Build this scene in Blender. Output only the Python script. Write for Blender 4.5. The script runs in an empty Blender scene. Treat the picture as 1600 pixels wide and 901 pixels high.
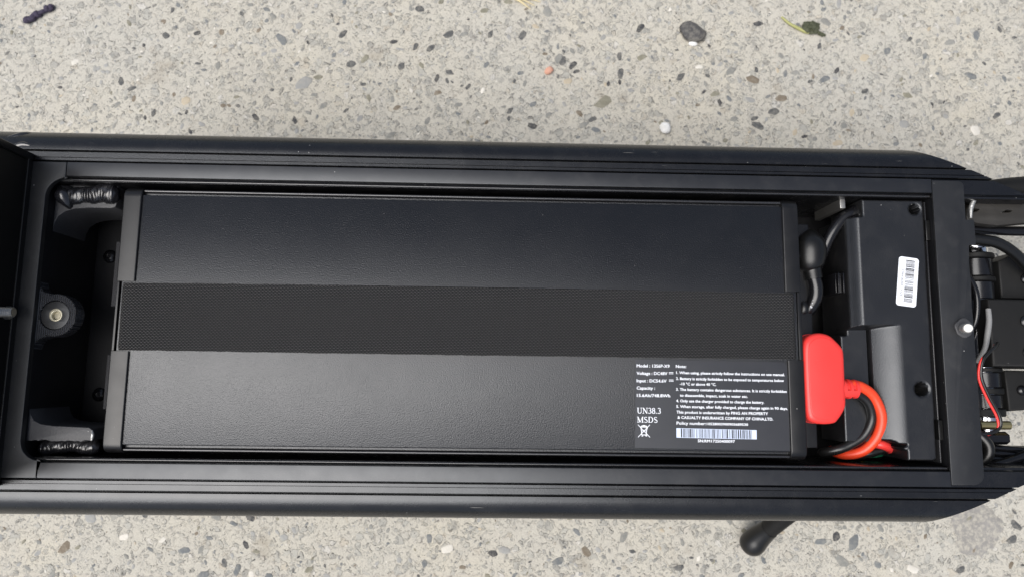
import bpy, bmesh, math, random
import numpy as np
from mathutils import Vector, Matrix

random.seed(7)
rng = np.random.default_rng(11)
SC = bpy.context.scene
COL = SC.collection
R = math.radians
MM = 0.001

# ------------------------------------------------------------------ camera
cam_d = bpy.data.cameras.new('camera')
cam_d.sensor_width = 36.0
cam_d.lens = 1090.0 / 1600.0 * 36.0
cam_d.clip_start = 0.01
cam_d.clip_end = 200.0
cam = bpy.data.objects.new('camera', cam_d)
COL.objects.link(cam)
cam.location = (0.0, -0.036637, 0.657516)
cam.rotation_euler = (0.128021, -0.024243, 0.013095)
cam_d.dof.use_dof = True
cam_d.dof.focus_distance = 0.462
cam_d.dof.aperture_fstop = 9.0
SC.camera = cam

# ------------------------------------------------------------------ sky, sun, exposure
SUN_TO = Vector((-0.36, -0.24, 0.90)).normalized()
world = bpy.data.worlds.new('World')
SC.world = world
world.use_nodes = True
wn = world.node_tree
sky = wn.nodes.new('ShaderNodeTexSky')
sky.sky_type = 'NISHITA'
sky.sun_disc = False
sky.sun_elevation = math.asin(SUN_TO.z)
sky.sun_rotation = math.atan2(SUN_TO.x, SUN_TO.y)
sky.air_density = 1.0
sky.dust_density = 4.0
hs = wn.nodes.new('ShaderNodeHueSaturation')          # thin cloud: a paler, less blue sky
hs.inputs['Saturation'].default_value = 0.75
wn.links.new(sky.outputs[0], hs.inputs['Color'])
bg = wn.nodes['Background']
wn.links.new(hs.outputs[0], bg.inputs['Color'])
bg.inputs['Strength'].default_value = 0.05
sun_d = bpy.data.lights.new('sun', 'SUN')
sun_d.energy = 1.5
sun_d.angle = R(56)
sun_d.color = (1.0, 0.99, 0.975)
sun = bpy.data.objects.new('sun', sun_d)
COL.objects.link(sun)
sun.location = (-1, 0, 2)
sun.rotation_euler = (-SUN_TO).to_track_quat('-Z', 'Y').to_euler()
vs = SC.view_settings
vs.view_transform = 'Standard'
vs.look = 'None'
vs.exposure = 1.2
vs.gamma = 1.0
vs.use_curve_mapping = False

# ------------------------------------------------------------------ materials
def nd(nt, t, **kw):
    n = nt.nodes.new(t)
    for k, v in kw.items():
        setattr(n, k, v)
    return n

def math_node(nt, op, a, b=None, c=None):
    n = nd(nt, 'ShaderNodeMath', operation=op)
    for i, v in enumerate((a, b, c)):
        if v is None:
            continue
        if isinstance(v, (int, float)):
            n.inputs[i].default_value = v
        else:
            nt.links.new(v, n.inputs[i])
    return n.outputs[0]

def mix_col(nt, fac, a, b):
    n = nd(nt, 'ShaderNodeMix', data_type='RGBA')
    for s, v in ((n.inputs[0], fac), (n.inputs[6], a), (n.inputs[7], b)):
        if isinstance(v, (int, float)):
            s.default_value = v
        elif isinstance(v, tuple):
            s.default_value = (*v[:3], 1)
        else:
            nt.links.new(v, s)
    return n.outputs[2]

def noise(nt, vec, scale, detail=3.0, rough=0.55):
    n = nd(nt, 'ShaderNodeTexNoise')
    n.inputs['Scale'].default_value = scale
    n.inputs['Detail'].default_value = detail
    n.inputs['Roughness'].default_value = rough
    nt.links.new(vec, n.inputs['Vector'])
    return n.outputs['Fac']

def ramp(nt, fac, stops):
    n = nd(nt, 'ShaderNodeValToRGB')
    cr = n.color_ramp
    while len(cr.elements) < len(stops):
        cr.elements.new(0.5)
    for e, (p, c) in zip(cr.elements, stops):
        e.position = p
        e.color = (*c, 1) if isinstance(c, tuple) else (c, c, c, 1)
    nt.links.new(fac, n.inputs[0])
    return n.outputs['Color']

def pbr(name, base, rough=0.45, metal=0.0, spec=0.5, grain=None, mottled=0.25, dust=0.0, coat=0.0,
        scuff=0.0, sss=0.0, tint=None, rough_var=0.08, rough_scale=70.0):
    """grain: list of (noise scale per metre, bump height in mm, strength)"""
    m = bpy.data.materials.new(name)
    m.use_nodes = True
    nt = m.node_tree
    b = nt.nodes['Principled BSDF']
    geo = nd(nt, 'ShaderNodeNewGeometry')
    P = geo.outputs['Position']
    col = tuple(base)
    n1 = noise(nt, P, 38.0, 4.0)
    lo = tuple(c * (1 - mottled) for c in base)
    hi = tuple(min(1, c * (1 + mottled)) for c in base)
    colour = mix_col(nt, n1, lo, hi)
    if dust > 0:
        v = nd(nt, 'ShaderNodeTexVoronoi')
        v.inputs['Scale'].default_value = 150.0
        nt.links.new(P, v.inputs['Vector'])
        sep = nd(nt, 'ShaderNodeSeparateColor')
        nt.links.new(v.outputs['Color'], sep.inputs[0])
        size = math_node(nt, 'MULTIPLY', sep.outputs[1], 0.062)
        d = math_node(nt, 'LESS_THAN', v.outputs['Distance'], size)
        k = math_node(nt, 'GREATER_THAN', sep.outputs[0], 0.52)
        f = math_node(nt, 'MULTIPLY', math_node(nt, 'MULTIPLY', d, k), dust)
        colour = mix_col(nt, f, colour, (0.42, 0.41, 0.39))
        # a faint film of dust gathered in patches
        pn = noise(nt, P, 55.0, 6.0, 0.65)
        film = math_node(nt, 'MULTIPLY', ramp(nt, pn, [(0.5, 0.0), (0.8, 1.0)]), 0.05 * dust)
        colour = mix_col(nt, film, colour, (0.36, 0.34, 0.31))
    if scuff > 0:
        mp = nd(nt, 'ShaderNodeMapping')
        mp.inputs['Scale'].default_value = (55, 900, 300)
        nt.links.new(P, mp.inputs['Vector'])
        sn = noise(nt, mp.outputs[0], 1.0, 2.0)
        sm = ramp(nt, sn, [(0.70, 0.0), (0.74, 1.0)])
        patch = ramp(nt, noise(nt, P, 22.0, 3.0), [(0.52, 0.0), (0.62, 1.0)])
        f = math_node(nt, 'MULTIPLY', math_node(nt, 'MULTIPLY', sm, patch), scuff)
        colour = mix_col(nt, f, colour, (0.22, 0.21, 0.19))
    nt.links.new(colour, b.inputs['Base Color'])
    rv = noise(nt, P, rough_scale, 5.0)
    r = math_node(nt, 'MULTIPLY_ADD', rv, rough_var * 2, rough - rough_var)
    nt.links.new(r, b.inputs['Roughness'])
    b.inputs['Metallic'].default_value = metal
    b.inputs['Specular IOR Level'].default_value = spec
    if tint:
        b.inputs['Specular Tint'].default_value = (*tint, 1)
    if coat:
        b.inputs['Coat Weight'].default_value = coat
        b.inputs['Coat Roughness'].default_value = 0.12
    if sss:
        b.inputs['Subsurface Weight'].default_value = sss
        b.inputs['Subsurface Radius'].default_value = (0.004, 0.001, 0.001)
    prev = None
    for sc, h, st in (grain or []):
        nf = noise(nt, P, sc, 2.0, 0.6)
        bp = nd(nt, 'ShaderNodeBump')
        bp.inputs['Strength'].default_value = st
        bp.inputs['Distance'].default_value = h * MM
        nt.links.new(nf, bp.inputs['Height'])
        if prev is not None:
            nt.links.new(prev, bp.inputs['Normal'])
        prev = bp.outputs[0]
    if prev is not None:
        nt.links.new(prev, b.inputs['Normal'])
    return m

M = {}
M['rail'] = pbr('black_powder_coat', (0.004, 0.004, 0.0045), 0.27, spec=0.7, tint=(0.93, 0.96, 1.0), grain=[(900, 0.05, 0.7), (2200, 0.03, 0.6)], dust=0.5, scuff=0.8)
M['strip'] = pbr('black_satin_trim', (0.008, 0.008, 0.009), 0.38, spec=0.8, tint=(0.93, 0.96, 1.0), grain=[(1500, 0.02, 0.25)], dust=0.8, scuff=0.12)
M['frame'] = pbr('black_rubbery_frame', (0.010, 0.010, 0.0105), 0.45, spec=0.65, tint=(0.93, 0.96, 1.0), grain=[(1800, 0.03, 0.3)], dust=0.9)
M['tray'] = pbr('black_tray_paint', (0.005, 0.005, 0.006), 0.5, grain=[(700, 0.1, 0.4)], dust=0.15)
M['case'] = pbr('black_textured_case', (0.004, 0.004, 0.0045), 0.31, spec=0.68, tint=(0.95, 0.97, 1.0), grain=[(1200, 0.21, 1.0), (2700, 0.06, 0.9)], dust=0.2, mottled=0.35, rough_var=0.10, rough_scale=17.0)
M['case_edge'] = pbr('black_gloss_edge', (0.03, 0.03, 0.032), 0.24, spec=1.0, metal=0.35)
M['cap'] = pbr('black_cap_plastic', (0.0045, 0.0045, 0.005), 0.36, spec=0.5, grain=[(1400, 0.02, 0.3)], dust=0.4)
M['label'] = pbr('dark_label_film', (0.017, 0.017, 0.020), 0.40, spec=0.75, tint=(0.93, 0.96, 1.0), grain=[(1200, 0.015, 0.2)], dust=0.15)
M['print'] = pbr('white_print', (0.78, 0.80, 0.84), 0.5, mottled=0.05)
M['print_pale'] = pbr('pale_blue_print', (0.62, 0.70, 0.86), 0.5, mottled=0.05)
M['ink'] = pbr('black_ink', (0.02, 0.02, 0.025), 0.5)
M['sticker'] = pbr('white_paper_sticker', (0.80, 0.82, 0.86), 0.5, mottled=0.03)
M['plastic'] = pbr('black_moulded_plastic', (0.006, 0.006, 0.0065), 0.36, spec=0.8, tint=(0.93, 0.96, 1.0), grain=[(1150, 0.11, 0.8)], dust=0.6, mottled=0.35, rough_var=0.10, rough_scale=30.0)
M['gloss'] = pbr('black_gloss_plastic', (0.006, 0.006, 0.007), 0.22, spec=0.55)
M['rubber'] = pbr('black_rubber', (0.005, 0.005, 0.005), 0.34, grain=[(900, 0.03, 0.3)], dust=0.2)
M['soot'] = pbr('black_matt_lid', (0.004, 0.004, 0.004), 0.7, spec=0.2, dust=0.12)
M['weld'] = pbr('painted_weld', (0.012, 0.012, 0.014), 0.26, spec=0.65, coat=0.5, grain=[(500, 0.25, 0.5)])
M['red'] = pbr('red_silicone', (0.78, 0.046, 0.040), 0.36, sss=0.03, mottled=0.06, grain=[(1500, 0.03, 0.25)], dust=0.08)
M['redwire'] = pbr('orange_red_insulation', (0.80, 0.062, 0.020), 0.34, sss=0.08, mottled=0.06, grain=[(600, 0.03, 0.2)])
M['blackwire'] = pbr('black_insulation', (0.010, 0.010, 0.010), 0.3, grain=[(700, 0.05, 0.25)])
M['green'] = pbr('green_insulation', (0.01, 0.12, 0.06), 0.4)
M['yellow'] = pbr('yellow_insulation', (0.5, 0.36, 0.03), 0.4)
M['brown'] = pbr('brown_insulation', (0.22, 0.07, 0.02), 0.4)
M['blue'] = pbr('blue_insulation', (0.02, 0.03, 0.25), 0.4)
M['zinc'] = pbr('zinc_metal', (0.40, 0.39, 0.37), 0.46, metal=1.0, mottled=0.12, grain=[(1500, 0.03, 0.3)])
M['chrome'] = pbr('bright_metal', (0.80, 0.80, 0.82), 0.12, metal=1.0, mottled=0.05)
M['brass'] = pbr('brass_metal', (0.70, 0.55, 0.25), 0.28, metal=1.0)
M['insert'] = pbr('greasy_insert', (0.52, 0.48, 0.36), 0.4, metal=0.55, grain=[(900, 0.2, 0.6)])
M['greysheath'] = pbr('grey_sheath', (0.20, 0.20, 0.20), 0.6, grain=[(1200, 0.2, 0.6)])
M['arm'] = pbr('black_arm_paint', (0.005, 0.005, 0.005), 0.6, spec=0.3, grain=[(1200, 0.05, 0.4)], dust=0.25)
M['bracket'] = pbr('worn_black_steel', (0.05, 0.05, 0.053), 0.5, spec=0.5, grain=[(900, 0.25, 0.8)], dust=0.6, mottled=0.6)
M['dusty'] = pbr('dusty_black_steel', (0.020, 0.018, 0.015), 0.55, grain=[(900, 0.15, 0.6)], dust=1.0, mottled=0.5)
M['bare_weld'] = pbr('bare_weld', (0.42, 0.42, 0.41), 0.4, metal=0.7, grain=[(600, 0.4, 0.8)])
M['foam'] = pbr('black_foam', (0.03, 0.03, 0.032), 0.9, spec=0.2, grain=[(900, 0.6, 1.0)])

def mat_ribbed():
    m = pbr('machined_black_lug', (0.05, 0.05, 0.055), 0.3, spec=0.8)
    nt = m.node_tree
    b = nt.nodes['Principled BSDF']
    geo = nd(nt, 'ShaderNodeNewGeometry')
    sep = nd(nt, 'ShaderNodeSeparateXYZ')
    nt.links.new(geo.outputs['Position'], sep.inputs[0])
    wob = noise(nt, geo.outputs['Position'], 300, 2)
    s = math_node(nt, 'SINE', math_node(nt, 'ADD', math_node(nt, 'MULTIPLY', sep.outputs[0], 2 * math.pi / 0.00135), math_node(nt, 'MULTIPLY', wob, 3.0)))
    bp = nd(nt, 'ShaderNodeBump')
    bp.inputs['Distance'].default_value = 0.0018
    bp.inputs['Strength'].default_value = 1.0
    nt.links.new(s, bp.inputs['Height'])
    nt.links.new(bp.outputs[0], b.inputs['Normal'])
    return m
M['lug'] = mat_ribbed()

def mat_webbing():
    m = bpy.data.materials.new('black_woven_webbing')
    m.use_nodes = True
    nt = m.node_tree
    b = nt.nodes['Principled BSDF']
    geo = nd(nt, 'ShaderNodeNewGeometry')
    sep = nd(nt, 'ShaderNodeSeparateXYZ')
    nt.links.new(geo.outputs['Position'], sep.inputs[0])
    wob = noise(nt, geo.outputs['Position'], 60, 2)
    x = math_node(nt, 'MULTIPLY_ADD', sep.outputs[0], 1 / 0.00235, math_node(nt, 'MULTIPLY', wob, 0.5))
    y = math_node(nt, 'MULTIPLY', sep.outputs[1], 1 / 0.00105)
    row = math_node(nt, 'FLOOR', y)
    xo = math_node(nt, 'MULTIPLY_ADD', math_node(nt, 'MODULO', math_node(nt, 'ABSOLUTE', row), 2.0), 0.5, x)
    fx = math_node(nt, 'SUBTRACT', math_node(nt, 'FRACT', xo), 0.5)
    fy = math_node(nt, 'SUBTRACT', math_node(nt, 'FRACT', y), 0.5)
    d = math_node(nt, 'ADD', math_node(nt, 'MULTIPLY', math_node(nt, 'MULTIPLY', fx, fx), 3.6),
                  math_node(nt, 'MULTIPLY', math_node(nt, 'MULTIPLY', fy, fy), 4.0))
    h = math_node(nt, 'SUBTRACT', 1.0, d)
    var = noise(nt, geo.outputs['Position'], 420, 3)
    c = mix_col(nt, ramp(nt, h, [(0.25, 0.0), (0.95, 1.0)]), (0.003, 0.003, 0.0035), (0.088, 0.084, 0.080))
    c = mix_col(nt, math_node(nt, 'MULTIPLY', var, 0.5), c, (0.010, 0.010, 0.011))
    nt.links.new(c, b.inputs['Base Color'])
    b.inputs['Roughness'].default_value = 0.5
    b.inputs['Specular IOR Level'].default_value = 0.5
    bp = nd(nt, 'ShaderNodeBump')
    bp.inputs['Distance'].default_value = 0.0007
    bp.inputs['Strength'].default_value = 1.0
    nt.links.new(h, bp.inputs['Height'])
    nt.links.new(bp.outputs[0], b.inputs['Normal'])
    return m
M['webbing'] = mat_webbing()

def mat_pavement():
    m = bpy.data.materials.new('worn_exposed_aggregate')
    m.use_nodes = True
    nt = m.node_tree
    b = nt.nodes['Principled BSDF']
    geo = nd(nt, 'ShaderNodeNewGeometry')
    P = geo.outputs['Position']
    # warped coordinates so that stones get uneven outlines
    nw = nd(nt, 'ShaderNodeTexNoise')
    nw.inputs['Scale'].default_value = 160.0
    nw.inputs['Detail'].default_value = 2.0
    nt.links.new(P, nw.inputs['Vector'])
    vm = nd(nt, 'ShaderNodeVectorMath', operation='MULTIPLY_ADD')
    nt.links.new(nw.outputs['Color'], vm.inputs[0])
    vm.inputs[1].default_value = (0.011, 0.011, 0.0)
    nt.links.new(P, vm.inputs[2])
    W = vm.outputs[0]
    big = noise(nt, P, 6.0, 5.0)
    mid = noise(nt, P, 45.0, 6.0, 0.65)
    fine = noise(nt, P, 700.0, 4.0, 0.7)
    matrix = mix_col(nt, ramp(nt, big, [(0.35, 0.0), (0.65, 1.0)]), (0.53, 0.492, 0.405), (0.485, 0.468, 0.415))
    matrix = mix_col(nt, ramp(nt, mid, [(0.35, 0.0), (0.7, 1.0)]), matrix, (0.465, 0.44, 0.385))
    matrix = mix_col(nt, math_node(nt, 'MULTIPLY', ramp(nt, fine, [(0.42, 1.0), (0.55, 0.0)]), 0.26), matrix, (0.27, 0.255, 0.23))
    height = math_node(nt, 'MULTIPLY', fine, 0.25)
    height = math_node(nt, 'ADD', height, math_node(nt, 'MULTIPLY', mid, 0.5))
    colour = matrix
    for scale, th, amount, seed in ((560.0, 0.50, 0.34, 3.1), (300.0, 0.54, 0.46, 1.3), (140.0, 0.58, 0.50, 0.0)):
        mp = nd(nt, 'ShaderNodeMapping')
        mp.inputs['Location'].default_value = (seed, seed * 0.7, 0)
        mp.inputs['Scale'].default_value = (1, 1, 0)
        nt.links.new(W, mp.inputs['Vector'])
        v = nd(nt, 'ShaderNodeTexVoronoi')
        v.inputs['Scale'].default_value = scale
        nt.links.new(mp.outputs[0], v.inputs['Vector'])
        sep = nd(nt, 'ShaderNodeSeparateColor')
        nt.links.new(v.outputs['Color'], sep.inputs[0])
        size = math_node(nt, 'MULTIPLY', sep.outputs[0], th)
        edge = math_node(nt, 'SUBTRACT', size, v.outputs['Distance'])
        mask = ramp(nt, edge, [(0.0, 0.0), (0.055, 1.0)])
        stone = ramp(nt, sep.outputs[1], [(0.0, (0.15, 0.153, 0.148)), (0.18, (0.25, 0.252, 0.238)), (0.45, (0.345, 0.345, 0.322)),
                                          (0.7, (0.41, 0.405, 0.365)), (0.88, (0.46, 0.40, 0.31)), (0.96, (0.62, 0.60, 0.56))])
        stone = mix_col(nt, math_node(nt, 'MULTIPLY', fine, 0.3), stone, (0.30, 0.29, 0.27))
        colour = mix_col(nt, math_node(nt, 'MULTIPLY', mask, amount), colour, stone)
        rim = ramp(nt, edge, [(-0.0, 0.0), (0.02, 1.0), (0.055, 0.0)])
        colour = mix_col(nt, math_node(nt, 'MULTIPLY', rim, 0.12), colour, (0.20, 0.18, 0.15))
        # broken gaps worn in the cement round stones, crescent shadows painted in with dirt
        gap_shade = ramp(nt, noise(nt, mp.outputs[0], scale * 0.9, 2.0), [(0.51, 0.0), (0.57, 1.0)])
        gm = math_node(nt, 'MULTIPLY', math_node(nt, 'MULTIPLY', ramp(nt, edge, [(-0.07, 0.0), (0.0, 1.0), (0.07, 0.0)]), gap_shade), 0.26 if scale > 400 else 0.5)
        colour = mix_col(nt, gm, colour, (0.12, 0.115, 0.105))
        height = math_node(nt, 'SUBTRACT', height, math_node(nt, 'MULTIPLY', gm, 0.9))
        height = math_node(nt, 'ADD', height, math_node(nt, 'MULTIPLY', mask, 0.28))
    # brown stains of their own shape
    st = ramp(nt, noise(nt, P, 13.0, 5.0, 0.6), [(0.62, 0.0), (0.74, 1.0)])
    colour = mix_col(nt, math_node(nt, 'MULTIPLY', st, 0.6), colour, (0.22, 0.18, 0.13))
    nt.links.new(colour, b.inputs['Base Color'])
    b.inputs['Roughness'].default_value = 0.9
    b.inputs['Specular IOR Level'].default_value = 0.25
    bp = nd(nt, 'ShaderNodeBump')
    bp.inputs['Distance'].default_value = 0.0022
    bp.inputs['Strength'].default_value = 0.9
    nt.links.new(height, bp.inputs['Height'])
    nt.links.new(bp.outputs[0], b.inputs['Normal'])
    return m
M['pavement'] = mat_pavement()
def stone_mat(name, base, film=0.24):
    """a worn stone with a broken film of pale cement left on it"""
    m = pbr(name, base, 0.8, spec=0.25, mottled=0.35, grain=[(700, 0.3, 0.6)])
    nt = m.node_tree
    b = nt.nodes['Principled BSDF']
    old = b.inputs['Base Color'].links[0].from_socket
    geo = nd(nt, 'ShaderNodeNewGeometry')
    f = ramp(nt, noise(nt, geo.outputs['Position'], 240.0, 5.0, 0.7), [(0.44, 0.0), (0.62, 1.0)])
    nt.links.new(mix_col(nt, math_node(nt, 'MULTIPLY', f, film), old, (0.46, 0.43, 0.36)), b.inputs['Base Color'])
    return m
STONES = [stone_mat('slate_stone', (0.085, 0.087, 0.088)), stone_mat('blue_grey_stone', (0.15, 0.16, 0.165)), stone_mat('grey_stone', (0.22, 0.22, 0.205)),
          stone_mat('mid_grey_stone', (0.29, 0.29, 0.28)), stone_mat('brown_stone', (0.17, 0.14, 0.105)), stone_mat('tan_stone', (0.42, 0.36, 0.27)),
          stone_mat('pale_stone', (0.62, 0.59, 0.53)), stone_mat('olive_stone', (0.20, 0.19, 0.145)), stone_mat('charcoal_stone', (0.050, 0.051, 0.055)),
          stone_mat('pink_stone', (0.62, 0.33, 0.24))]
M['patch'] = stone_mat('flat_grey_stone', (0.25, 0.24, 0.225), 0.75)
M['darkrock'] = stone_mat('dark_rough_stone', (0.075, 0.073, 0.074))
M['white_chip'] = stone_mat('white_chip', (0.80, 0.79, 0.75))
M['plum'] = pbr('dark_plum_shrivelled', (0.045, 0.036, 0.065), 0.8, grain=[(500, 0.6, 0.9)])
M['leafgreen'] = pbr('dark_green_scrap', (0.06, 0.065, 0.035), 0.7, grain=[(500, 0.6, 0.9)], mottled=0.6)
M['stem'] = pbr('yellow_green_stem', (0.36, 0.36, 0.14), 0.6)
M['straw'] = pbr('dry_straw', (0.62, 0.53, 0.32), 0.6)

# ------------------------------------------------------------------ geometry helpers (millimetres in, metres out)
def root(name, loc, label, cat, group=None):
    o = bpy.data.objects.new(name, None)
    o.empty_display_size = 0.02
    COL.objects.link(o)
    o.location = [c * MM for c in loc]
    o['label'] = label
    o['category'] = cat
    if group:
        o['group'] = group
    return o

def tag(o, label, cat, group=None):
    o['label'] = label
    o['category'] = cat
    if group:
        o['group'] = group
    return o

def base_of(o):
    v = Vector((0, 0, 0))
    while o is not None:
        v = v + o.location
        o = o.parent
    return v

def link(name, me, mat, parent=None, label=None, angle=32):
    if mat is not None:
        me.materials.clear()
        for mm_ in (mat if isinstance(mat, list) else [mat]):
            me.materials.append(mm_)
    me.shade_smooth()
    me.set_sharp_from_angle(angle=R(angle))
    o = bpy.data.objects.new(name, me)
    COL.objects.link(o)
    if parent is not None:
        o.parent = parent
        o.location = -base_of(parent)
    if label:
        o['label'] = label
    return o

def mesh(name, verts, faces, mat, parent=None, label=None, angle=32):
    me = bpy.data.meshes.new(name)
    me.from_pydata([(v[0] * MM, v[1] * MM, v[2] * MM) for v in verts], [], faces)
    bm = bmesh.new()
    bm.from_mesh(me)
    bmesh.ops.recalc_face_normals(bm, faces=bm.faces)
    bm.to_mesh(me)
    bm.free()
    return link(name, me, mat, parent, label, angle)

def curve_mesh(cu):
    o = bpy.data.objects.new('tmp', cu)
    COL.objects.link(o)
    dg = bpy.context.evaluated_depsgraph_get()
    me = bpy.data.meshes.new_from_object(o.evaluated_get(dg))
    bpy.data.objects.remove(o)
    bpy.data.curves.remove(cu)
    return me

def shape(name, loops, z0, z1, bev, mat, parent=None, plane='XY', label=None, xf=None, angle=32, res=2):
    """closed outlines (first outer, others holes) filled, raised from z0 to z1 and rounded by bev"""
    cu = bpy.data.curves.new(name, 'CURVE')
    cu.dimensions = '2D'
    cu.fill_mode = 'BOTH'
    for lp in loops:
        s = cu.splines.new('POLY')
        s.points.add(len(lp) - 1)
        for p, q in zip(s.points, lp):
            p.co = (q[0] * MM, q[1] * MM, 0, 1)
        s.use_cyclic_u = True
    h = (z1 - z0) / 2
    cu.extrude = max(0.0, (h - bev)) * MM
    cu.bevel_depth = bev * MM
    cu.bevel_resolution = res
    cu.offset = -bev * MM
    me = curve_mesh(cu)
    zc = (z0 + z1) / 2 * MM
    for v in me.vertices:
        a, b_, c = v.co.x, v.co.y, v.co.z + zc
        if plane == 'YZ':
            v.co = (c, a, b_)
        elif plane == 'XZ':
            v.co = (a, c, b_)
        else:
            v.co = (a, b_, c)
        if xf:
            v.co = [k * MM for k in xf(v.co.x / MM, v.co.y / MM, v.co.z / MM)]
    bm = bmesh.new()
    bm.from_mesh(me)
    bmesh.ops.remove_doubles(bm, verts=bm.verts, dist=1e-6)
    bmesh.ops.recalc_face_normals(bm, faces=bm.faces)
    bm.to_mesh(me)
    bm.free()
    me.name = name
    return link(name, me, mat, parent, label, angle)

def rect(x0, y0, x1, y1):
    return [(x0, y0), (x1, y0), (x1, y1), (x0, y1)]

def rrect(x0, y0, x1, y1, r, n=6):
    out = []
    for cx, cy, a in ((x1 - r, y1 - r, 0), (x0 + r, y1 - r, 90), (x0 + r, y0 + r, 180), (x1 - r, y0 + r, 270)):
        for i in range(n + 1):
            t = R(a + 90 * i / n)
            out.append((cx + r * math.cos(t), cy + r * math.sin(t)))
    return out

def circle(cx, cy, r, n=40):
    return [(cx + r * math.cos(2 * math.pi * i / n), cy + r * math.sin(2 * math.pi * i / n)) for i in range(n)]

def arc(cx, cy, r, a0, a1, n=10):
    return [(cx + r * math.cos(R(a0 + (a1 - a0) * i / n)), cy + r * math.sin(R(a0 + (a1 - a0) * i / n))) for i in range(n + 1)]

def box(name, x0, x1, y0, y1, z0, z1, bev, mat, parent=None, label=None):
    return shape(name, [rect(x0, y0, x1, y1)], z0, z1, bev, mat, parent, label=label)

def smooth_path(pts, n=10):
    P = [np.array(p, float) for p in pts]
    P = [2 * P[0] - P[1]] + P + [2 * P[-1] - P[-2]]
    out = []
    for i in range(1, len(P) - 2):
        a, b_, c, d = P[i - 1:i + 3]
        for k in range(n):
            t = k / n
            out.append(0.5 * ((2 * b_) + (c - a) * t + (2 * a - 5 * b_ + 4 * c - d) * t * t + (3 * b_ - a - 3 * c + d) * t ** 3))
    out.append(P[-2])
    return out

def tube(name, pts, radii, mat, parent=None, seg=14, n=8, label=None, caps=True, flat=1.0, rfun=None, smooth=True, angle=50):
    """swept round bar; pts in mm, one radius or a radius per point"""
    k = len(pts)
    if isinstance(radii, (int, float)):
        radii = [radii] * k
    if smooth:
        path = smooth_path([(*p, r) for p, r in zip(pts, radii)], n)
    else:
        path = [np.array((*p, r), float) for p, r in zip(pts, radii)]
    C = [p[:3] for p in path]
    RR = [p[3] for p in path]
    verts, faces = [], []
    t = C[1] - C[0]
    t /= np.linalg.norm(t)
    ref = np.array((0, 0, 1.0)) if abs(t[2]) < 0.9 else np.array((1.0, 0, 0))
    u = np.cross(ref, t)
    u /= np.linalg.norm(u)
    for i, c in enumerate(C):
        a = C[min(i + 1, len(C) - 1)] - C[max(i - 1, 0)]
        a = a / (np.linalg.norm(a) + 1e-9)
        u = u - a * np.dot(u, a)
        u /= np.linalg.norm(u)
        w = np.cross(a, u)
        for j in range(seg):
            th = 2 * math.pi * j / seg
            rr = RR[i] if rfun is None else rfun(i, j, RR[i], th)
            verts.append(c + rr * (math.cos(th) * u + flat * math.sin(th) * w))
    L = len(C)
    for i in range(L - 1):
        for j in range(seg):
            a, b_ = i * seg + j, i * seg + (j + 1) % seg
            faces.append((a, b_, b_ + seg, a + seg))
    if caps:
        faces.append(tuple(range(seg))[::-1])
        faces.append(tuple((L - 1) * seg + j for j in range(seg)))
    return mesh(name, [tuple(v) for v in verts], faces, mat, parent, label, angle)

def stud(name, p0, p1, r, pitch, mat, parent, label=None):
    p0, p1 = np.array(p0, float), np.array(p1, float)
    Ln = np.linalg.norm(p1 - p0)
    n = int(Ln / pitch)
    pts, rad = [], []
    for i in range(n):
        for f, rr in ((0.0, r * 0.86), (0.5, r)):
            pts.append(tuple(p0 + (p1 - p0) * (i + f) / n))
            rad.append(rr)
    pts.append(tuple(p0 + (p1 - p0) * 0.995))
    rad.append(r * 0.82)
    return tube(name, pts, rad, mat, parent, seg=20, smooth=False, label=label, angle=20)

def dome(name, c, r, h, axis, mat, parent, n=14):
    """a small screw head: dome on a rim, axis 'x' or 'z'"""
    verts, faces = [], []
    prof = [(r, 0), (r, h * 0.35), (r * 0.8, h * 0.75), (r * 0.45, h), (r * 0.40, h * 0.55)]
    for pr, ph in prof:
        for j in range(n):
            th = 2 * math.pi * j / n
            a, b_ = pr * math.cos(th), pr * math.sin(th)
            verts.append((c[0] + ph, c[1] + a, c[2] + b_) if axis == 'x' else (c[0] + a, c[1] + b_, c[2] + ph))
    for i in range(len(prof) - 1):
        for j in range(n):
            faces.append((i * n + j, i * n + (j + 1) % n, (i + 1) * n + (j + 1) % n, (i + 1) * n + j))
    faces.append(tuple((len(prof) - 1) * n + j for j in range(n)))
    faces.append(tuple(range(n))[::-1])
    return mesh(name, verts, faces, mat, parent)

def sweep_x(name, prof, x0, x1, mat, parent, label=None, angle=30):
    """profile [(y, z)...] closed, run along x from x0 to x1; x0/x1 may be functions of (y, z)"""
    n = len(prof)
    fx0 = x0 if callable(x0) else (lambda y, z: x0)
    fx1 = x1 if callable(x1) else (lambda y, z: x1)
    verts = [(fx0(y, z), y, z) for y, z in prof] + [(fx1(y, z), y, z) for y, z in prof]
    faces = [(i, (i + 1) % n, n + (i + 1) % n, n + i) for i in range(n)]
    faces += [tuple(range(n))[::-1], tuple(range(n, 2 * n))]
    return mesh(name, verts, faces, mat, parent, label, angle)

def text_mesh(s):
    cu = bpy.data.curves.new('txt', 'FONT')
    cu.body = s
    cu.size = 1.0
    cu.resolution_u = 2
    me = curve_mesh(cu)
    co = np.empty(len(me.vertices) * 3)
    me.vertices.foreach_get('co', co)
    return me, co.reshape(-1, 3)

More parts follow.
